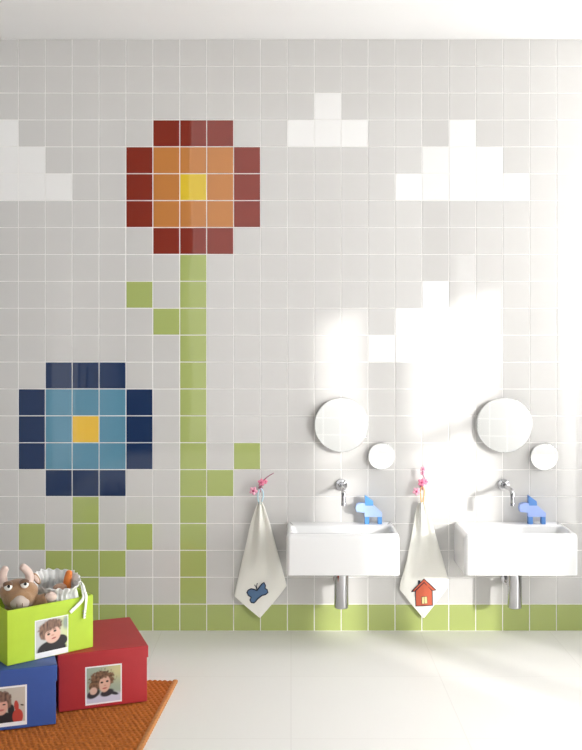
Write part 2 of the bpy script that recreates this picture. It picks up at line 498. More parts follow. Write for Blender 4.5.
make_mirror('round_mirror', 0.0620, 0.036, 'small round mirror at far right, beside the large right mirror', 544.3, 457.2, 64, yaw=math.radians(-8.5))

# ------------------------------------------------------------------ blue block donkeys
def make_donkey(px, label, cols, deep, tail=0.0):
    s = 1 / 217.6
    t = thing('toy_donkey', label, 'toy', ((px - HX) / 217.6, -0.050, BZ1 + 0.0003), 0, 'blue block donkeys on the washbasins')
    q = lambda pts: [((x - 369) * s, (523.4 - y) * s) for x, y in pts]
    bm = bmesh.new()
    prism(bm, q([(356.4, 503.4), (355.4, 507.5), (356.4, 511.3), (364.5, 511.8), (364.5, 516.2), (381.8, 516.2), (381.8, 512.2), (373.6, 505.0), (364.7, 505.0), (364.7, 502.6), (360.0, 502.4)]), -0.015, 0.015, 0, 0.0012)
    obj('body', bm, cols[0], t)
    bm = bmesh.new()
    prism(bm, q([(364.8, 494.8), (372.8, 500.6), (373.2, 504.9), (364.8, 504.9)]), -0.0145, 0.0145, 0, 0.001)
    obj('mane', bm, cols[1], t)
    for xa, xb in ((364.6, 369.0), (377.6, 381.7)):
        bm = bmesh.new()
        prism(bm, q([(xa, 516.3), (xb, 516.3), (xb, 523.4), (xa, 523.4)]), -0.0145, 0.0145, 0, 0.0008)
        obj('leg', bm, cols[1], t)
    return t
make_donkey(369.0, 'pale blue block donkey toy on the left washbasin', ('wood_pale_blue', 'wood_blue'), False)
make_donkey(532.2, 'lilac and deep blue block donkey toy on the right washbasin', ('wood_lilac', 'wood_deep'), True)

# ------------------------------------------------------------------ towels on blossom hooks
def sm(e0, e1, x):
    t = max(0.0, min(1.0, (x - e0) / (e1 - e0))); return t * t * (3 - 2 * t)

def lerp_path(pts, t):
    acc = [0.0]
    for a, b in zip(pts, pts[1:]): acc.append(acc[-1] + math.hypot(b[0] - a[0], b[1] - a[1]))
    d = t * acc[-1]
    for i in range(len(pts) - 1):
        if d <= acc[i + 1] + 1e-9:
            k = (d - acc[i]) / max(acc[i + 1] - acc[i], 1e-9)
            return (pts[i][0] + (pts[i + 1][0] - pts[i][0]) * k, pts[i][1] + (pts[i + 1][1] - pts[i][1]) * k)
    return pts[-1]

def make_towel(name, label, left, right, seed, loopmat, loop_px, applique):
    top = left[0]
    base = P(*top, 0.0)
    t = thing(name, label, 'towel', (base.x, 0, base.z - 0.53), 0, 'hanging hand towels')
    O = t.location
    NU, NT = 48, 72
    def surf(u, v):
        # v: 0 top .. 1 lower tip, u: -1..1
        lx, ly = lerp_path(left, v); rx, ry = lerp_path(right, v)
        k = (u + 1) / 2
        x = lx + (rx - lx) * k; y = ly + (ry - ly) * k
        gather = max(0.0, 1 - v * 1.25)
        depth = 0.016 + 0.022 * gather
        fold = depth * (0.55 + 0.45 * math.cos(u * PI * 2.0 + seed * 0.3)) * (1 - 0.35 * abs(u))
        fold *= 0.30 + 0.70 * gather
        flat = 1 - sm(0.55, 0.92, v)
        fold = fold * flat + (0.006 * math.sin(u * 5 + v * 6 + seed) * min(1, v * 2) + 0.010 * (1 - u * u)) * (0.15 + 0.85 * flat) + 0.012 * (1 - flat)
        Y = -(0.010 + max(0, fold))
        p = P(x, y, Y)
        return p - O
    bm = bmesh.new()
    g = [[bm.verts.new(surf(-1 + 2 * i / NU, 0.002 + 0.996 * j / NT)) for i in range(NU + 1)] for j in range(NT + 1)]
    for j in range(NT):
        for i in range(NU):
            bm.faces.new((g[j][i], g[j][i + 1], g[j + 1][i + 1], g[j + 1][i]))
    cl = obj('cloth', bm, 'towel', t, smooth=True)
    sd = cl.modifiers.new('thickness', 'SOLIDIFY'); sd.thickness = 0.003; sd.offset = 0
    # what is sewn on lies on the cloth: find the cloth point for a photograph position
    table = []
    for j in range(0, 201):
        for i in range(0, 81):
            u = -1 + 2 * i / 80; v = j / 200
            lx, ly = lerp_path(left, v); rx, ry = lerp_path(right, v); k = (u + 1) / 2
            table.append((lx + (rx - lx) * k, ly + (ry - ly) * k, u, v))
    def on_cloth(px, py, lift):
        q = min(table, key=lambda e: (e[0] - px) ** 2 + (e[1] - py) ** 2)
        Y = (surf(q[2], q[3]) + O).y - 0.0018 - lift
        return P(px, py, Y) - O
    def patch(nm, poly, m, lift, par, thick=0.0015):
        bm = bmesh.new()
        cx = sum(p[0] for p in poly) / len(poly); cy = sum(p[1] for p in poly) / len(poly)
        rings = []
        for f_ in (1.0, 0.66, 0.33):
            rings.append([on_cloth(cx + (x - cx) * f_, cy + (y - cy) * f_, lift) for x, y in poly])
        vr = [[bm.verts.new(p) for p in r] for r in rings]
        c = bm.verts.new(on_cloth(cx, cy, lift)); n = len(poly)
        for A, B in zip(vr, vr[1:]):
            for i in range(n): bm.faces.new((A[i], A[(i + 1) % n], B[(i + 1) % n], B[i]))
        for i in range(n): bm.faces.new((vr[-1][i], vr[-1][(i + 1) % n], c))
        o = obj(nm, bm, m, par)
        s = o.modifiers.new('thickness', 'SOLIDIFY'); s.thickness = thick; s.offset = 0
        return o
    def line(nm, pts, r, m, lift, par, closed=False):
        bm = bmesh.new()
        pts = list(pts) + ([pts[0]] if closed else [])
        tube(bm, [on_cloth(x, y, lift) for x, y in pts], r, 8)
        return obj(nm, bm, m, par, smooth=True)
    applique(t, patch, line)
    bm = bmesh.new()
    pts = smooth_path([P(x, y, -yy) - O for x, y, yy in loop_px], 6)
    vs = []
    for i, p in enumerate(pts):
        vs.append((p, 0.0030))
    tube(bm, [p for p, r in vs], [r for p, r in vs], 8)
    obj('hanging_loop', bm, loopmat, t, smooth=True)
    return t

def butterfly(t, patch, line):
    zx = lambda x, y: (230 + x / 9.7, 570 + y / 9.7)
    out = [(262, 200), (235, 188), (205, 182), (176, 196), (165, 218), (178, 246), (205, 265), (194, 290), (205, 315), (232, 320), (250, 304), (264, 285), (290, 262), (312, 246), (345, 238), (368, 218), (360, 190), (340, 178), (344, 150), (330, 120), (308, 136), (285, 165)]
    out = [zx(*p) for p in out]
    b = patch('butterfly_patch', out, 'applique_blue', 0.001, t)
    line('patch_stitching', out, 0.0027, 'stitch', 0.0018, b, True)
    line('butterfly_antenna', [zx(262, 195), zx(252, 165), zx(238, 143)], 0.0018, 'stitch', 0.0012, t)
    line('butterfly_antenna', [zx(264, 195), zx(258, 160), zx(264, 127)], 0.0018, 'stitch', 0.0012, t)

def house(t, patch, line):
    zx = lambda x, y: (390 + x / 4.17, 460 + y / 4.17)
    wall_ = [zx(*p) for p in ((106, 545), (142, 510), (176, 545), (178, 606), (150, 608), (108, 609))]
    b = patch('house_patch', wall_, 'applique_red', 0.001, t)
    line('patch_stitching', wall_, 0.0022, 'stitch', 0.0018, b, True)
    rf = [zx(*p) for p in ((88, 548), (142, 494), (192, 541), (184, 550), (142, 512), (98, 553))]
    r = patch('roof_patch', [zx(*p) for p in ((88, 548), (115, 521), (142, 494), (167, 517), (192, 541), (176, 545), (142, 530), (104, 549))], 'applique_red', 0.0016, t)
    line('roof_stitching', [zx(90, 549), zx(116, 522), zx(142, 496), zx(166, 518), zx(191, 542)], 0.0022, 'stitch', 0.0024, r)
    line('roof_stitching', [zx(90, 549), zx(106, 547), zx(142, 512), zx(176, 545), zx(190, 543)], 0.0014, 'stitch', 0.0024, r)
    patch('chimney_patch', [zx(*p) for p in ((116, 502), (127, 502), (127, 514), (116, 522))], 'stitch', 0.0016, t)
    d = patch('window_patch', [zx(*p) for p in ((132, 571), (154, 569), (156, 598), (133, 600))], 'applique_cream', 0.0022, t)
    line('window_stitching', [zx(*p) for p in ((132, 571), (154, 569), (156, 598), (133, 600))], 0.0012, 'stitch', 0.0026, d, True)
    line('window_stitching', [zx(143, 570), zx(144, 599)], 0.0010, 'stitch', 0.0026, d)

make_towel('hand_towel', 'cream hand towel with a blue butterfly, hanging left of the basins',
           [(258.2, 501.6), (255.5, 508), (250.8, 522), (243.2, 556), (236.4, 585), (234.2, 596), (246, 606.5), (259.4, 617.6)],
           [(261.6, 501.6), (264.8, 508), (269.4, 522), (278.6, 556), (286.6, 585.6), (279, 596), (270, 606.5), (260.2, 617.8)],
           1.0, 'loop_blue', [(259.2, 504, 0.030), (257.8, 498, 0.032), (258.4, 492, 0.033), (260.4, 488.7, 0.036), (262.8, 491, 0.033), (263.2, 497, 0.032), (261.0, 504, 0.030)], butterfly)
make_towel('hand_towel', 'white hand towel with a red house, hanging between the two washbasins',
           [(419.0, 502), (416.4, 508), (412.6, 530), (406.8, 560.5), (400.4, 582), (399.2, 589), (411, 604), (423.2, 618)],
           [(424.6, 502), (427.6, 508), (434.6, 532), (441.6, 556), (448.4, 580), (447.4, 588), (436, 603), (424.2, 618)],
           2.2, 'loop_orange', [(421.4, 504, 0.030), (421.0, 497, 0.034), (420.6, 490.5, 0.034), (422.4, 486.6, 0.034), (424.2, 490.5, 0.034), (423.8, 497, 0.034), (422.6, 504, 0.030)], house)

def make_hook(label, origin, stem_pts, blossoms):
    o3 = P(*origin, 0)
    t = thing('blossom_hook', label, 'hook', (o3.x, 0, o3.z), 0, 'pink blossom towel hooks')
    O = t.location
    bm = bmesh.new()
    lathe(bm, [(0.0, 0.0036), (0.010, 0.0036), (0.010, 0.007), (0.006, 0.009), (0.0, 0.009)], 20, 'y')
    auto_smooth(obj('wall_plate', bm, 'twig', t))
    bm = bmesh.new()
    tube(bm, smooth_path([(0, -0.008, 0), (0, -0.024, -0.012), (0, -0.036, -0.016), (0, -0.046, -0.008), (0, -0.048, 0.004)], 6), 0.0020, 10)
    obj('peg', bm, 'twig', t, smooth=True)
    bm = bmesh.new()
    pts = smooth_path([P(x, y, -yy) - O for x, y, yy in stem_pts], 6)
    n = len(pts)
    tube(bm, pts, [0.0032 - 0.0012 * i / n for i in range(n)], 8)
    obj('twig', bm, 'twig', t, smooth=True)
    for x, y, yy, r, m in blossoms:
        c = P(x, y, -yy) - O
        bm = bmesh.new()
        rnd = random.Random(int(x * 10))
        a0 = rnd.random() * 2
        for k in range(5):
            an = a0 + 2 * PI * k / 5
            rot = Matrix.Rotation(-an, 3, 'Y')
            ball(bm, c + Vector((math.cos(an) * r * 0.55, 0, math.sin(an) * r * 0.55)), (r * 0.52, r * 0.28, r * 0.40), 12, 0, rot)
        b = obj('blossom', bm, m, t, smooth=True)
        bm = bmesh.new(); ball(bm, c + Vector((0, -r * 0.22, 0)), (r * 0.3, r * 0.25, r * 0.3), 12)
        obj('blossom_centre', bm, 'magenta', b, smooth=True)
    return t
make_hook('pink blossom wall hook holding the butterfly towel', (260.6, 487.5),
          [(260.2, 489.5, 0.010), (262.4, 482.5, 0.034), (266.0, 478.2, 0.040), (270.0, 475.2, 0.046), (273.8, 473.0, 0.052)],
          [(261.4, 482.4, 0.044, 0.017, 'pink'), (253.4, 490.8, 0.040, 0.019, 'pink_pale'), (265.0, 481.6, 0.040, 0.012, 'pink')])
make_hook('pink blossom wall hook holding the red house towel', (421.4, 485.2),
          [(422.4, 485.0, 0.008), (421.8, 481.0, 0.034), (424.4, 478.5, 0.046), (422.6, 473.5, 0.048), (423.0, 468.8, 0.050)],
          [(421.8, 482.4, 0.052, 0.019, 'pink'), (416.4, 491.4, 0.040, 0.018, 'pink_pale'), (423.0, 469.0, 0.048, 0.013, 'pink_pale'), (425.4, 481.8, 0.050, 0.013, 'pink'), (422.6, 473.0, 0.046, 0.011, 'pink_pale')])

# ------------------------------------------------------------------ rug
RZ = 0.012
def make_rug():
    c = G(177.8, 679.2, RZ)          # far right corner
    e = G(141.0, 750.0, RZ)          # where the right edge leaves the picture
    dv = (e - c); dv.z = 0; dv.normalize()          # towards the viewer
    du = Vector((dv.y, -dv.x, 0))                   # towards the left
    if du.x > 0: du = -du
    t = thing('woven_rug', 'rust orange woven rug under the storage boxes', 'rug', (c.x, c.y, 0), 0)
    U, V = 1.05, 1.10
    bm = bmesh.new()
    pit_u, pit_v = 0.0200, 0.0190
    nu, nv = int(U / pit_u) * 5, int(V / pit_v) * 5
    E = 0.018
    rows = []
    for j in range(nv + 1):
        row = []
        for i in range(nu + 1):
            u = E + (U - E) * i / nu; v = V * j / nv
            rr = math.floor(v / pit_v)
            ph = 0.5 * (int(rr) % 2)
            a = abs(math.sin(PI * (u / pit_u + ph)))
            b = abs(math.sin(PI * v / pit_v))
            h = (a ** 0.6) * (b ** 0.7)
            h *= 0.9 + 0.2 * noise.noise(Vector((u * 40, v * 40, 0)))
            edge = 0.0022 * math.sin(u / pit_u * 2 * PI) if j in (0, nv) else 0
            p = du * u + dv * (v + edge)
            row.append(bm.verts.new((p.x, p.y, 0.0030 + 0.0084 * h)))
        rows.append(row)
    for j in range(nv):
        for i in range(nu): bm.faces.new((rows[j][i], rows[j][i + 1], rows[j + 1][i + 1], rows[j + 1][i]))
    # sides and underside
    loop = rows[0][:] + [r[-1] for r in rows[1:]] + rows[-1][-2::-1] + [r[0] for r in rows[-2:0:-1]]
    low = [bm.verts.new((v.co.x, v.co.y, 0.0003)) for v in loop]
    n = len(loop)
    for i in range(n): bm.faces.new((loop[i], loop[(i + 1) % n], low[(i + 1) % n], low[i]))
    bm.faces.new(low)
    obj('woven_field', bm, 'rug', t, smooth=True)
    bm = bmesh.new()
    rings = []
    for k in range(141):
        v = V * k / 140
        w = 0.0007 * math.sin(v / 0.012 * 2 * PI)
        base = dv * v
        sec = [(0.0 - w, 0.0005), (0.0 - w, 0.008), (0.005, 0.0108 + w), (0.013, 0.0108 + w), (E + 0.001, 0.008), (E + 0.001, 0.0005)]
        rings.append([Vector(((base + du * a).x, (base + du * a).y, z)) for a, z in sec])
    loft(bm, rings)
    obj('selvage', bm, 'rug_edge', t)
    return t
make_rug()

# ------------------------------------------------------------------ photo prints: ink on a fine grid
def mixc(a, b, k): return tuple(x + (y - x) * k for x, y in zip(a, b))

def portrait(kind):
    """Ink colour (linear) at (x, y) in 0..1, y up, of a child's portrait photograph."""
    skin = srgb(224, 184, 164); lip = srgb(176, 96, 90); dark = srgb(48, 34, 30)
    def ell(x, y, cx, cy, rx, ry, rot=0.0, soft=0.18, wob=0.0):
        dx, dy = x - cx, y - cy
        c, s = math.cos(rot), math.sin(rot)
        a, b = (dx * c + dy * s) / rx, (-dx * s + dy * c) / ry
        d = math.hypot(a, b)
        if wob: d += wob * noise.noise(Vector((x * 14, y * 14, cx * 9)))
        return 1 - sm(1 - soft, 1 + soft, d)
    def boy(x, y):
        bg = mixc(srgb(196, 198, 196), srgb(206, 214, 160), sm(0.55, 0.95, x))
        bg = mixc(bg, srgb(150, 165, 150), ell(x, y, 0.95, 0.80, 0.10, 0.20, 0, 0.5))
        c = bg
        c = mixc(c, srgb(28, 22, 24), max(ell(x, y, 0.50, 0.02, 0.46, 0.30, 0, 0.08), ell(x, y, 0.78, 0.26, 0.22, 0.18, 0, 0.1)))
        hair = mixc(srgb(62, 46, 40), srgb(158, 122, 100), 0.5 + 0.5 * noise.noise(Vector((x * 18, y * 9, 1))))
        c = mixc(c, hair, max(ell(x, y, 0.46, 0.74, 0.38, 0.24, 0.2, 0.15, 0.16), ell(x, y, 0.30, 0.60, 0.20, 0.24, 0, 0.15, 0.1)))
        c = mixc(c, skin, ell(x, y, 0.53, 0.49, 0.245, 0.265, -0.25, 0.08))
        c = mixc(c, hair, ell(x, y, 0.44, 0.76, 0.30, 0.12, 0.3, 0.25, 0.25))
        for ex, ey in ((0.40, 0.525), (0.60, 0.60)):
            c = mixc(c, dark, ell(x, y, ex, ey, 0.048, 0.034, 0.2, 0.3))
            c = mixc(c, srgb(120, 84, 66), 0.7 * ell(x, y, ex - 0.01, ey + 0.06, 0.065, 0.016, 0.3, 0.4))
        c = mixc(c, srgb(196, 140, 122), 0.7 * ell(x, y, 0.53, 0.475, 0.05, 0.028, 0.2, 0.4))
        c = mixc(c, lip, ell(x, y, 0.565, 0.375, 0.075, 0.026, 0.2, 0.3))
        return c
    def curls(x, y):
        c = mixc(srgb(150, 164, 146), srgb(196, 190, 140), sm(0.3, 0.9, x) * sm(0.35, 0.9, y))
        c = mixc(c, srgb(196, 196, 214), 1 - sm(0.16, 0.34, y + 0.05 * noise.noise(Vector((x * 6, y * 6, 4)))))
        hair = mixc(srgb(58, 40, 32), srgb(138, 104, 76), 0.5 + 0.6 * noise.noise(Vector((x * 16, y * 16, 2))))
        c = mixc(c, hair, max(ell(x, y, 0.46, 0.66, 0.36, 0.24, 0, 0.14, 0.35), ell(x, y, 0.22, 0.50, 0.16, 0.20, 0, 0.2, 0.4)))
        c = mixc(c, srgb(40, 38, 46), max(ell(x, y, 0.60, 0.25, 0.20, 0.10, 0.2, 0.2), ell(x, y, 0.80, 0.22, 0.14, 0.045, -0.3, 0.3), ell(x, y, 0.20, 0.26, 0.20, 0.12, 0.4, 0.2)))
        c = mixc(c, srgb(208, 168, 148), ell(x, y, 0.53, 0.51, 0.165, 0.235, -0.1, 0.1))
        c = mixc(c, srgb(206, 172, 156), ell(x, y, 0.20, 0.34, 0.11, 0.10, 0.5, 0.2))
        c = mixc(c, hair, ell(x, y, 0.46, 0.74, 0.20, 0.075, 0.2, 0.3, 0.4))
        for ex, ey in ((0.445, 0.555), (0.605, 0.575)):
            c = mixc(c, dark, ell(x, y, ex, ey, 0.042, 0.028, 0, 0.3))
        c = mixc(c, srgb(180, 126, 108), 0.7 * ell(x, y, 0.54, 0.465, 0.035, 0.02, 0, 0.4))
        c = mixc(c, lip, ell(x, y, 0.53, 0.385, 0.07, 0.022, 0.1, 0.3))
        return c
    def helm(x, y):
        c = mixc(srgb(176, 178, 166), srgb(190, 180, 168), x)
        hair = mixc(srgb(62, 44, 40), srgb(140, 108, 92), 0.5 + 0.6 * noise.noise(Vector((x * 16, y * 10, 7))))
        c = mixc(c, srgb(30, 30, 36), max(ell(x, y, 0.35, 0.03, 0.50, 0.28, 0, 0.06), ell(x, y, 0.62, 0.36, 0.09, 0.16, 0, 0.15)))
        c = mixc(c, hair, max(ell(x, y, 0.33, 0.68, 0.30, 0.26, -0.2, 0.12, 0.2), ell(x, y, 0.50, 0.56, 0.12, 0.14, 0, 0.2, 0.3)))
        c = mixc(c, srgb(206, 158, 142), ell(x, y, 0.33, 0.49, 0.20, 0.26, 0.1, 0.1))
        c = mixc(c, hair, ell(x, y, 0.34, 0.72, 0.22, 0.10, -0.3, 0.3, 0.3))
        for ex, ey in ((0.25, 0.545), (0.43, 0.535)):
            c = mixc(c, dark, ell(x, y, ex, ey, 0.045, 0.022, 0, 0.3))
        c = mixc(c, lip, ell(x, y, 0.35, 0.375, 0.085, 0.028, 0.1, 0.3))
        c = mixc(c, srgb(176, 62, 52), max(ell(x, y, 0.80, 0.15, 0.145, 0.22, 0, 0.06), ell(x, y, 0.765, 0.46, 0.062, 0.16, 0.1, 0.08)))
        c = mixc(c, dark, ell(x, y, 0.92, 0.47, 0.05, 0.022, -0.3, 0.3))
        return c
    return {'boy': boy, 'curls': curls, 'helm': helm}[kind]

def photo(parent, kind, u0, v0, u1, v1, y, borders, label):
    """A print lying on the box's front face (local x-z plane); borders = left, right, bottom, top."""
    t_ = 0.0007
    bm = bmesh.new(); box(bm, (u0, y - t_, v0), (u1, y, v1))
    pb = obj('photo_print', bm, 'paper', parent); pb['label'] = label
    bl, br_, bb, bt = borders
    a0, a1, b0, b1 = u0 + bl, u1 - br_, v0 + bb, v1 - bt
    N, K = 72, 84
    fn = portrait(kind)
    bm = bmesh.new()
    lay = bm.loops.layers.float_color.new('ink')
    g = [[bm.verts.new((a0 + (a1 - a0) * i / N, y - t_ - 0.0003, b0 + (b1 - b0) * j / K)) for i in range(N + 1)] for j in range(K + 1)]
    cc = {}
    for j in range(K + 1):
        for i in range(N + 1): cc[g[j][i]] = (*fn(i / N, j / K), 1)
    for j in range(K):
        for i in range(N):
            f = bm.faces.new((g[j][i], g[j][i + 1], g[j + 1][i + 1], g[j + 1][i]))
            for l in f.loops: l[lay] = cc[l.vert]
    me = bpy.data.meshes.new('photo_image')
    bm.to_mesh(me); bm.free(); me.materials.append(M['photo'])
    o = bpy.data.objects.new('photo_image', me); COL.objects.link(o); o.parent = pb
    return pb

# ------------------------------------------------------------------ storage boxes
def lidded_box(name, label, corner, ang, W, Dp, H, LH, m, right_handed=True):
    """corner: the front right bottom corner; local x runs from -W to 0, local y from 0 (front) to Dp."""
    t = thing(name, label, 'box', corner, ang, 'storage boxes with photos')
    g = 0.004
    bm = bmesh.new()
    # an open carton of real board
    th = 0.003
    R = [rrect(-W + g, -g, g, Dp - g, 0.0025, 0.0025, z, 2) for z in (0.0, 0.0)]
    rings = [rrect(-W + g + 0.002, -g - 0.002, g + 0.002, Dp - g - 0.002, 0.002, 0.002, 0.0, 3),
             rrect(-W + g, -g, g, Dp - g, 0.003, 0.003, 0.002, 3), rrect(-W + g, -g, g, Dp - g, 0.003, 0.003, H - 0.006, 3),
             rrect(-W + g + th, -g - th, g + th, Dp - g - th, 0.002, 0.002, H - 0.006, 3), rrect(-W + g + th, -g - th, g + th, Dp - g - th, 0.002, 0.002, th, 3)]
    loft(bm, rings)
    auto_smooth(obj('carton', bm, m, t), 40)
    bm = bmesh.new()
    rings = [rrect(-W + th, -th, th, Dp - th, 0.002, 0.002, H - 0.005, 3), rrect(-W + th, -th, th, Dp - th, 0.002, 0.002, H - LH, 3),
             rrect(-W, 0, 0, Dp, 0.003, 0.003, H - LH, 3), rrect(-W, 0, 0, Dp, 0.003, 0.003, H - 0.002, 3), rrect(-W + 0.002, -0.002, 0.002, Dp - 0.002, 0.002, 0.002, H, 3)]
    loft(bm, rings)
    auto_smooth(obj('lid', bm, m, t), 40)
    return t

def to_local(t_loc, ang, px, py, yoff=0.0):
    """Survey: where the sight line through (px, py) meets the upright plane local y = yoff of a box."""
    ray = Vector(((px - HX) / F, 1.0, -(py - HY) / F)); cam = Vector((0, -D, HC))
    nx = Vector((-math.sin(ang), math.cos(ang), 0)); o = Vector(t_loc) + nx * yoff
    k = (o - cam).dot(nx) / ray.dot(nx)
    p = cam + ray * k - Vector(t_loc)
    return p.x * math.cos(ang) + p.y * math.sin(ang), p.z

BOXH = 0.208
A1 = math.radians(19.4)
rc = G(148.4, 701.5, RZ)
red = lidded_box('storage_box', 'red lidded box with a photo of a curly haired child, beside the blue box', rc, A1, 0.330, 0.39, BOXH, 0.043, 'card_red')
l0 = to_local(rc, A1, 85.3, 706.0, 0.004); l1 = to_local(rc, A1, 121.8, 663.2, 0.004)
photo(red, 'curls', l0[0], l0[1] + 0.001, l1[0], min(l1[1], BOXH - 0.045), 0.0039, (0.0045, 0.0045, 0.006, 0.0045), 'photo of a curly haired child leaning on one hand')

A2 = math.radians(18.0)
bc = G(57.2, 724.3, RZ)
blue = lidded_box('storage_box', 'blue lidded box with a photo, at the left edge under the lime box', bc, A2, 0.330, 0.39, BOXH, 0.056, 'card_blue')
l0 = to_local(bc, A2, 26.6, 724.8, 0.004); l1 = to_local(bc, A2, 26.9, 682.0, 0.004)
photo(blue, 'helm', l1[0] - 0.135, l0[1] + 0.002, l1[0], min(l1[1], BOXH - 0.058), 0.0039, (0.006, 0.006, 0.014, 0.006), 'photo of a dark haired child holding a red toy')

# open lime box standing on the two lids
TZ = RZ + BOXH + 0.0006
gl = G(7.2, 666.4, TZ); gr = G(93.2, 647.0, TZ)
A3 = math.atan2(gr.y - gl.y, gr.x - gl.x)
GW = (gr - gl).length; GD, GH = 0.27, 0.193
lime = thing('open_box', 'open lime green box of toys on top of the blue and red boxes', 'box', gl, A3, 'storage boxes with photos')
bm = bmesh.new()
th = 0.0035
loft(bm, [rrect(0.002, GW - 0.002, 0.002, GD - 0.002, 0.002, 0.002, 0.0, 3), rrect(0, GW, 0, GD, 0.003, 0.003, 0.002, 3), rrect(0, GW, 0, GD, 0.003, 0.003, GH - 0.001, 3),
          rrect(0.001, GW - 0.001, 0.001, GD - 0.001, 0.003, 0.003, GH, 3), rrect(th, GW - th, th, GD - th, 0.002, 0.002, GH, 3), rrect(th, GW - th, th, GD - th, 0.002, 0.002, th, 3)])
auto_smooth(obj('carton', bm, 'card_lime', lime), 40)
l0 = to_local(gl, A3, 34.8, 659.5, 0); l1 = to_local(gl, A3, 68.2, 614.3, 0)
photo(lime, 'boy', l0[0], max(l0[1], 0.002), l1[0], l1[1], -0.0001, (0.0035, 0.0035, 0.020, 0.0035), 'photo of a fair haired child in a dark jumper')

def lime_pt(u, v, z):            # a point in the open box: u along its front, v towards its back, z above its bottom
    c, s = math.cos(A3), math.sin(A3)
    return Vector((gl.x + c * u - s * v, gl.y + s * u + c * v, TZ + z))

# ------------------------------------------------------------------ plush cow
def make_cow():
    b0 = lime_pt(0.092, 0.115, th + 0.001)
    rz = math.radians(15.5)
    t = thing('plush_cow', 'brown plush cow with pale horns, peeking out of the lime box', 'toy', b0, rz)
    hz = 0.443 - b0.z                 # head centre height
    bm = bmesh.new()
    ball(bm, (0, 0, hz), (0.070, 0.055, 0.045), 28)                       # skull
    ball(bm, (0.002, -0.014, hz - 0.020), (0.060, 0.052, 0.042), 28)      # cheeks
    ball(bm, (0, 0.0, hz + 0.018), (0.048, 0.044, 0.028), 24)
    ball(bm, (0.003, -0.034, hz - 0.016), (0.048, 0.040, 0.037), 28)      # muzzle
    ball(bm, (0, 0.012, 0.095), (0.062, 0.060, 0.092), 28)               # trunk
    ball(bm, (0, 0.012, 0.155), (0.050, 0.045, 0.045), 24)               # neck
    tube(bm, smooth_path([(0.040, 0.010, 0.13), (0.066, -0.010, hz - 0.055), (0.084, -0.028, hz - 0.030), (0.098, -0.034, hz - 0.022)], 5), [0.024] * 11 + [0.021] * 5, 14)
    for s in (-1, 1):
        tube(bm, smooth_path([(s * 0.025, 0, 0.05), (s * 0.030, -0.03, 0.04), (s * 0.030, -0.05, 0.023)], 5), 0.021, 14)
    body = obj('body', bm, 'plush_brown', t, smooth=True)
    rm = body.modifiers.new('one_skin', 'REMESH'); rm.mode = 'VOXEL'; rm.voxel_size = 0.004; rm.use_smooth_shade = True
    sm_ = body.modifiers.new('soften', 'SMOOTH'); sm_.iterations = 6; sm_.factor = 0.6
    bm = bmesh.new()
    ball(bm, (0.004, -0.058, hz - 0.026), (0.034, 0.026, 0.025), 28)
    ball(bm, (0.004, -0.060, hz - 0.021), (0.026, 0.026, 0.025), 28)
    sn = obj('snout', bm, 'plush_grey', t, smooth=True)
    rm = sn.modifiers.new('one_skin', 'REMESH'); rm.mode = 'VOXEL'; rm.voxel_size = 0.003; rm.use_smooth_shade = True
    for s in (-1, 1):
        bm = bmesh.new(); ball(bm, (0.004 + s * 0.0095, -0.0825, hz - 0.028), (0.0018, 0.003, 0.0085), 12)
        obj('nostril', bm, 'plush_dark', sn, smooth=True)
    for s, ex, ez in ((-1, -0.036, 0.030), (1, 0.021, 0.035)):
        bm = bmesh.new(); ball(bm, (ex, -0.044, hz + ez), (0.0150, 0.014, 0.0140), 20)
        e = obj('eye', bm, 'eye_white', t, smooth=True)
        bm = bmesh.new(); ball(bm, (ex + 0.002, -0.0560, hz + ez + 0.004), (0.0058, 0.0042, 0.0058), 14)
        obj('pupil', bm, 'eye_black', e, smooth=True)
        bm = bmesh.new(); ball(bm, (ex - 0.001, -0.040, hz + ez + 0.007), (0.0180, 0.0155, 0.0120), 18)
        obj('eyelid', bm, 'plush_dark', t, smooth=True)
    for s, pts in ((-1, [(-0.050, 0.004, hz + 0.026), (-0.055, 0.0, hz + 0.054), (-0.051, -0.004, hz + 0.078), (-0.041, -0.006, hz + 0.094)]),
                   (1, [(0.037, 0.004, hz + 0.028), (0.037, 0.0, hz + 0.060), (0.022, -0.004, hz + 0.082), (0.006, -0.006, hz + 0.094)])):
        bm = bmesh.new()
        pp = smooth_path(pts, 6); n = len(pp) - 1
        tube(bm, pp, [0.0165 - 0.004 * i / n if i < n - 2 else (0.0118, 0.009, 0.004)[i - n + 2] for i in range(n + 1)], 16)
        obj('horn', bm, 'plush_pink', t, smooth=True)
    for s, c, rot in ((1, (0.063, 0.008, hz + 0.040), -0.5), (-1, (-0.078, 0.006, hz + 0.024), 1.1)):
        bm = bmesh.new()
        ball(bm, c, (0.011, 0.006, 0.024), 16, 0, Matrix.Rotation(rot, 3, 'Y'))
        ear = obj('ear', bm, 'plush_brown', t, smooth=True)
        bm = bmesh.new()
        ball(bm, (c[0], c[1] - 0.0035, c[2]), (0.0075, 0.004, 0.018), 16, 0, Matrix.Rotation(rot, 3, 'Y'))
        obj('inner_ear', bm, 'plush_pink', ear, smooth=True)
    bm = bmesh.new()
    ball(bm, (0.113, -0.037, hz - 0.018), (0.021, 0.019, 0.0185), 22)
    obj('hoof', bm, 'plush_pink', t, smooth=True)
    for s in (-1, 1):
        bm = bmesh.new(); ball(bm, (s * 0.030, -0.058, 0.021), (0.020, 0.017, 0.0195), 18)
        obj('hoof', bm, 'plush_pink', t, smooth=True)
    return t
make_cow()

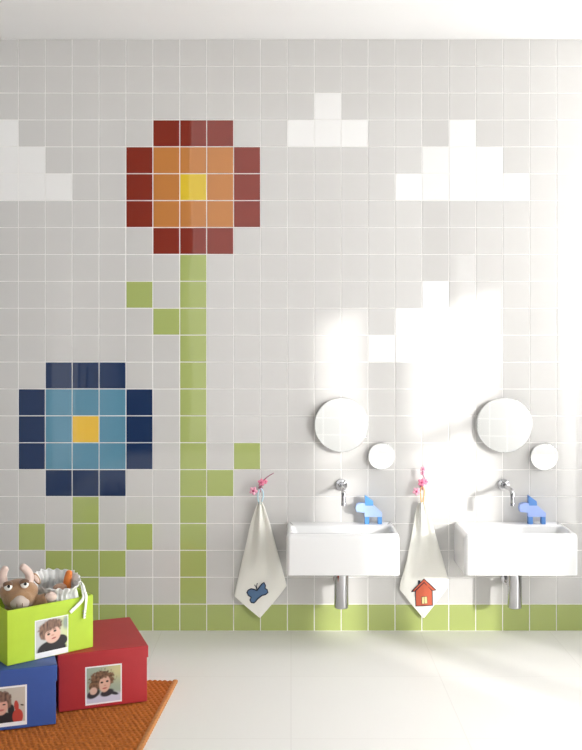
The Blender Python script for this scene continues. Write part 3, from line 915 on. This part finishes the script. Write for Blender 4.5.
# ------------------------------------------------------------------ white cloth bag, what sticks out of it
def make_bag():
    cu, cv = 0.246, 0.132
    o = lime_pt(cu, cv, th + 0.001)
    t = thing('cloth_bag', 'open white cotton bag with a strap, behind the cow in the lime box', 'bag', o, A3)
    def rim_h(a):
        # local angle: -90 deg is the front of the lime box; the rim stands high at the back and dips in front
        return 0.236 + 0.013 * math.cos(a) + 0.009 * math.sin(a) + 0.004 * math.cos(3 * a + 0.6) + 0.0025 * math.sin(17 * a)
    N, K = 160, 44
    bm = bmesh.new()
    g = []
    for j in range(K + 1):
        v = j / K
        row = []
        for i in range(N):
            a = 2 * PI * i / N
            z = rim_h(a) * v
            prof = 0.80 + 0.24 * math.sin(min(1, v * 1.15) * PI * 0.72)
            neck = sm(0.70, 0.88, v)
            prof *= 1 - 0.10 * neck * (1 - sm(0.88, 1.0, v)) + 0.12 * sm(0.88, 1.0, v)
            pl = (0.018 + 0.035 * neck) * math.sin(22 * a + 1.5 * math.sin(3 * a)) + 0.02 * noise.noise(Vector((math.cos(a) * 3, math.sin(a) * 3, v * 4)))
            r = prof + pl
            if v < 0.06: r *= 0.86 + 0.14 * (v / 0.06) ** 0.5
            row.append(bm.verts.new((0.070 * r * math.cos(a), 0.112 * r * math.sin(a), max(z, 0.0))))
        g.append(row)
    for j in range(K):
        for i in range(N): bm.faces.new((g[j][i], g[j][(i + 1) % N], g[j + 1][(i + 1) % N], g[j + 1][i]))
    bm.faces.new(g[0])
    c = obj('bag_cloth', bm, 'bag', t, smooth=True)
    s = c.modifiers.new('thickness', 'SOLIDIFY'); s.thickness = 0.0022; s.offset = -1
    # the strap: from the rim at the right over the front edge of the box
    def strap(pts, w, nm, m, par):
        bm = bmesh.new()
        pp = smooth_path(pts, 8)
        rings = []
        for i, p in enumerate(pp):
            q = pp[min(i + 1, len(pp) - 1)] - pp[max(i - 1, 0)]
            q.normalize()
            side = q.cross(Vector((0.55, -1, 0.3)).normalized()).normalized() * w
            nn = side.cross(q).normalized() * 0.0013
            rings.append([p - side - nn, p + side - nn, p + side + nn, p - side + nn])
        loft(bm, rings)
        return obj(nm, bm, m, par)
    def loc(px, py, Y):
        w = P(px, py, Y) - o
        c_, s_ = math.cos(A3), math.sin(A3)
        return Vector((c_ * w.x + s_ * w.y, -s_ * w.x + c_ * w.y, w.z))
    def edge(u, z, dv=-0.006):        # a point hanging just outside the front board of the box
        return Vector((u - cu, dv - cv, z - th - 0.001))
    uA = to_local(gl, A3, 69.5, 612, 0); uB = to_local(gl, A3, 79.5, 603, 0)
    uC = to_local(gl, A3, 84.5, 597.5, 0); uD = to_local(gl, A3, 83.5, 618, 0)
    strap([Vector((0.052, -0.058, 0.222)), Vector((0.056, -0.092, 0.226)), edge(uC[0] - 0.004, GH + 0.016, 0.006), edge(uC[0] - 0.008, GH - 0.003), edge(uB[0] - 0.004, uB[1]), edge(uA[0], uA[1])], 0.0065, 'strap', 'ribbon', t)
    s2 = strap([Vector((0.058, -0.040, 0.224)), Vector((0.062, -0.088, 0.230)), edge(uC[0] + 0.004, GH + 0.018, 0.004), edge(uC[0] + 0.004, GH - 0.006), edge(uD[0], uD[1])], 0.0060, 'strap', 'ribbon', t)
    bm = bmesh.new()
    for k in range(3):
        z = uD[1] - th + 0.005 + k * 0.010
        box(bm, (uD[0] - cu - 0.0062, -0.0082 - cv, z), (uD[0] - cu + 0.0062, -0.0052 - cv, z + 0.004))
    obj('strap_stripes', bm, 'stripe', s2)
    return t
make_bag()

def make_orange_toy():
    cu, cv = 0.272, 0.102
    o = lime_pt(cu, cv, 0.075)
    t = thing('felt_carrot', 'orange pointed felt toy standing in the white cotton bag', 'toy', o, A3)
    bm = bmesh.new()
    pp = smooth_path([(0.0, 0.0, 0.0), (0.004, 0.004, 0.08), (0.008, 0.006, 0.145), (0.016, 0.010, 0.176), (0.021, 0.010, 0.194)], 8); n = len(pp) - 1
    tube(bm, pp, [(0.011 + 0.004 * math.sin(PI * i / n)) * (1 if i < n - 6 else (1 - ((i - n + 6) / 6.6) ** 2) ** 0.5) for i in range(n + 1)], 18)
    obj('felt_body', bm, 'orange_felt', t, smooth=True)
    bm = bmesh.new()
    ball(bm, (-0.022, 0.004, 0.138), (0.026, 0.024, 0.014), 22)  # tan oval standing in for the open inside of the bag
    obj('bag_inside_oval', bm, 'tan_bag_inside', t, smooth=True)
    return t
make_orange_toy()

# ------------------------------------------------------------------ daylight
w = bpy.data.worlds.new('daylight'); scene.world = w
w.use_nodes = True
nt = w.node_tree
bg = nt.nodes['Background']
tc = nt.nodes.new('ShaderNodeTexCoord')
sx = nt.nodes.new('ShaderNodeSeparateXYZ')
nt.links.new(tc.outputs['Generated'], sx.inputs['Vector'])
mr = nt.nodes.new('ShaderNodeMapRange'); mr.interpolation_type = 'SMOOTHSTEP'
mr.inputs['From Min'].default_value = 0.0; mr.inputs['From Max'].default_value = 0.8
mr.inputs['To Min'].default_value = 1.8; mr.inputs['To Max'].default_value = 14.5
nt.links.new(sx.outputs['X'], mr.inputs['Value'])
nt.links.new(mr.outputs['Result'], bg.inputs['Strength'])
bg.inputs['Color'].default_value = (1.0, 0.995, 0.985, 1)

sl = bpy.data.lights.new('sun', 'SUN')
sl.energy = 3.6; sl.angle = math.radians(2.2); sl.color = (1.0, 0.98, 0.95)
so = bpy.data.objects.new('sun', sl); COL.objects.link(so)
so.rotation_euler = Vector((-0.79, 1.0, -0.29)).to_track_quat('-Z', 'Y').to_euler()
so.location = (6, -6, 4)

# ------------------------------------------------------------------ camera
cd = bpy.data.cameras.new('camera'); cam = bpy.data.objects.new('camera', cd); COL.objects.link(cam)
cam.location = (0, -D, HC); cam.rotation_euler = (PI / 2, 0, 0)
cd.sensor_fit = 'HORIZONTAL'; cd.sensor_width = 36.0
cd.lens = 36.0 * F / 582
cd.shift_x = 0.0
cd.shift_y = (HY - 375) / 582
cd.clip_start = 0.05
scene.camera = cam

vs = scene.view_settings
vs.view_transform = 'Standard'; vs.look = 'None'; vs.gamma = 1.0; vs.use_curve_mapping = False
vs.exposure = -0.32
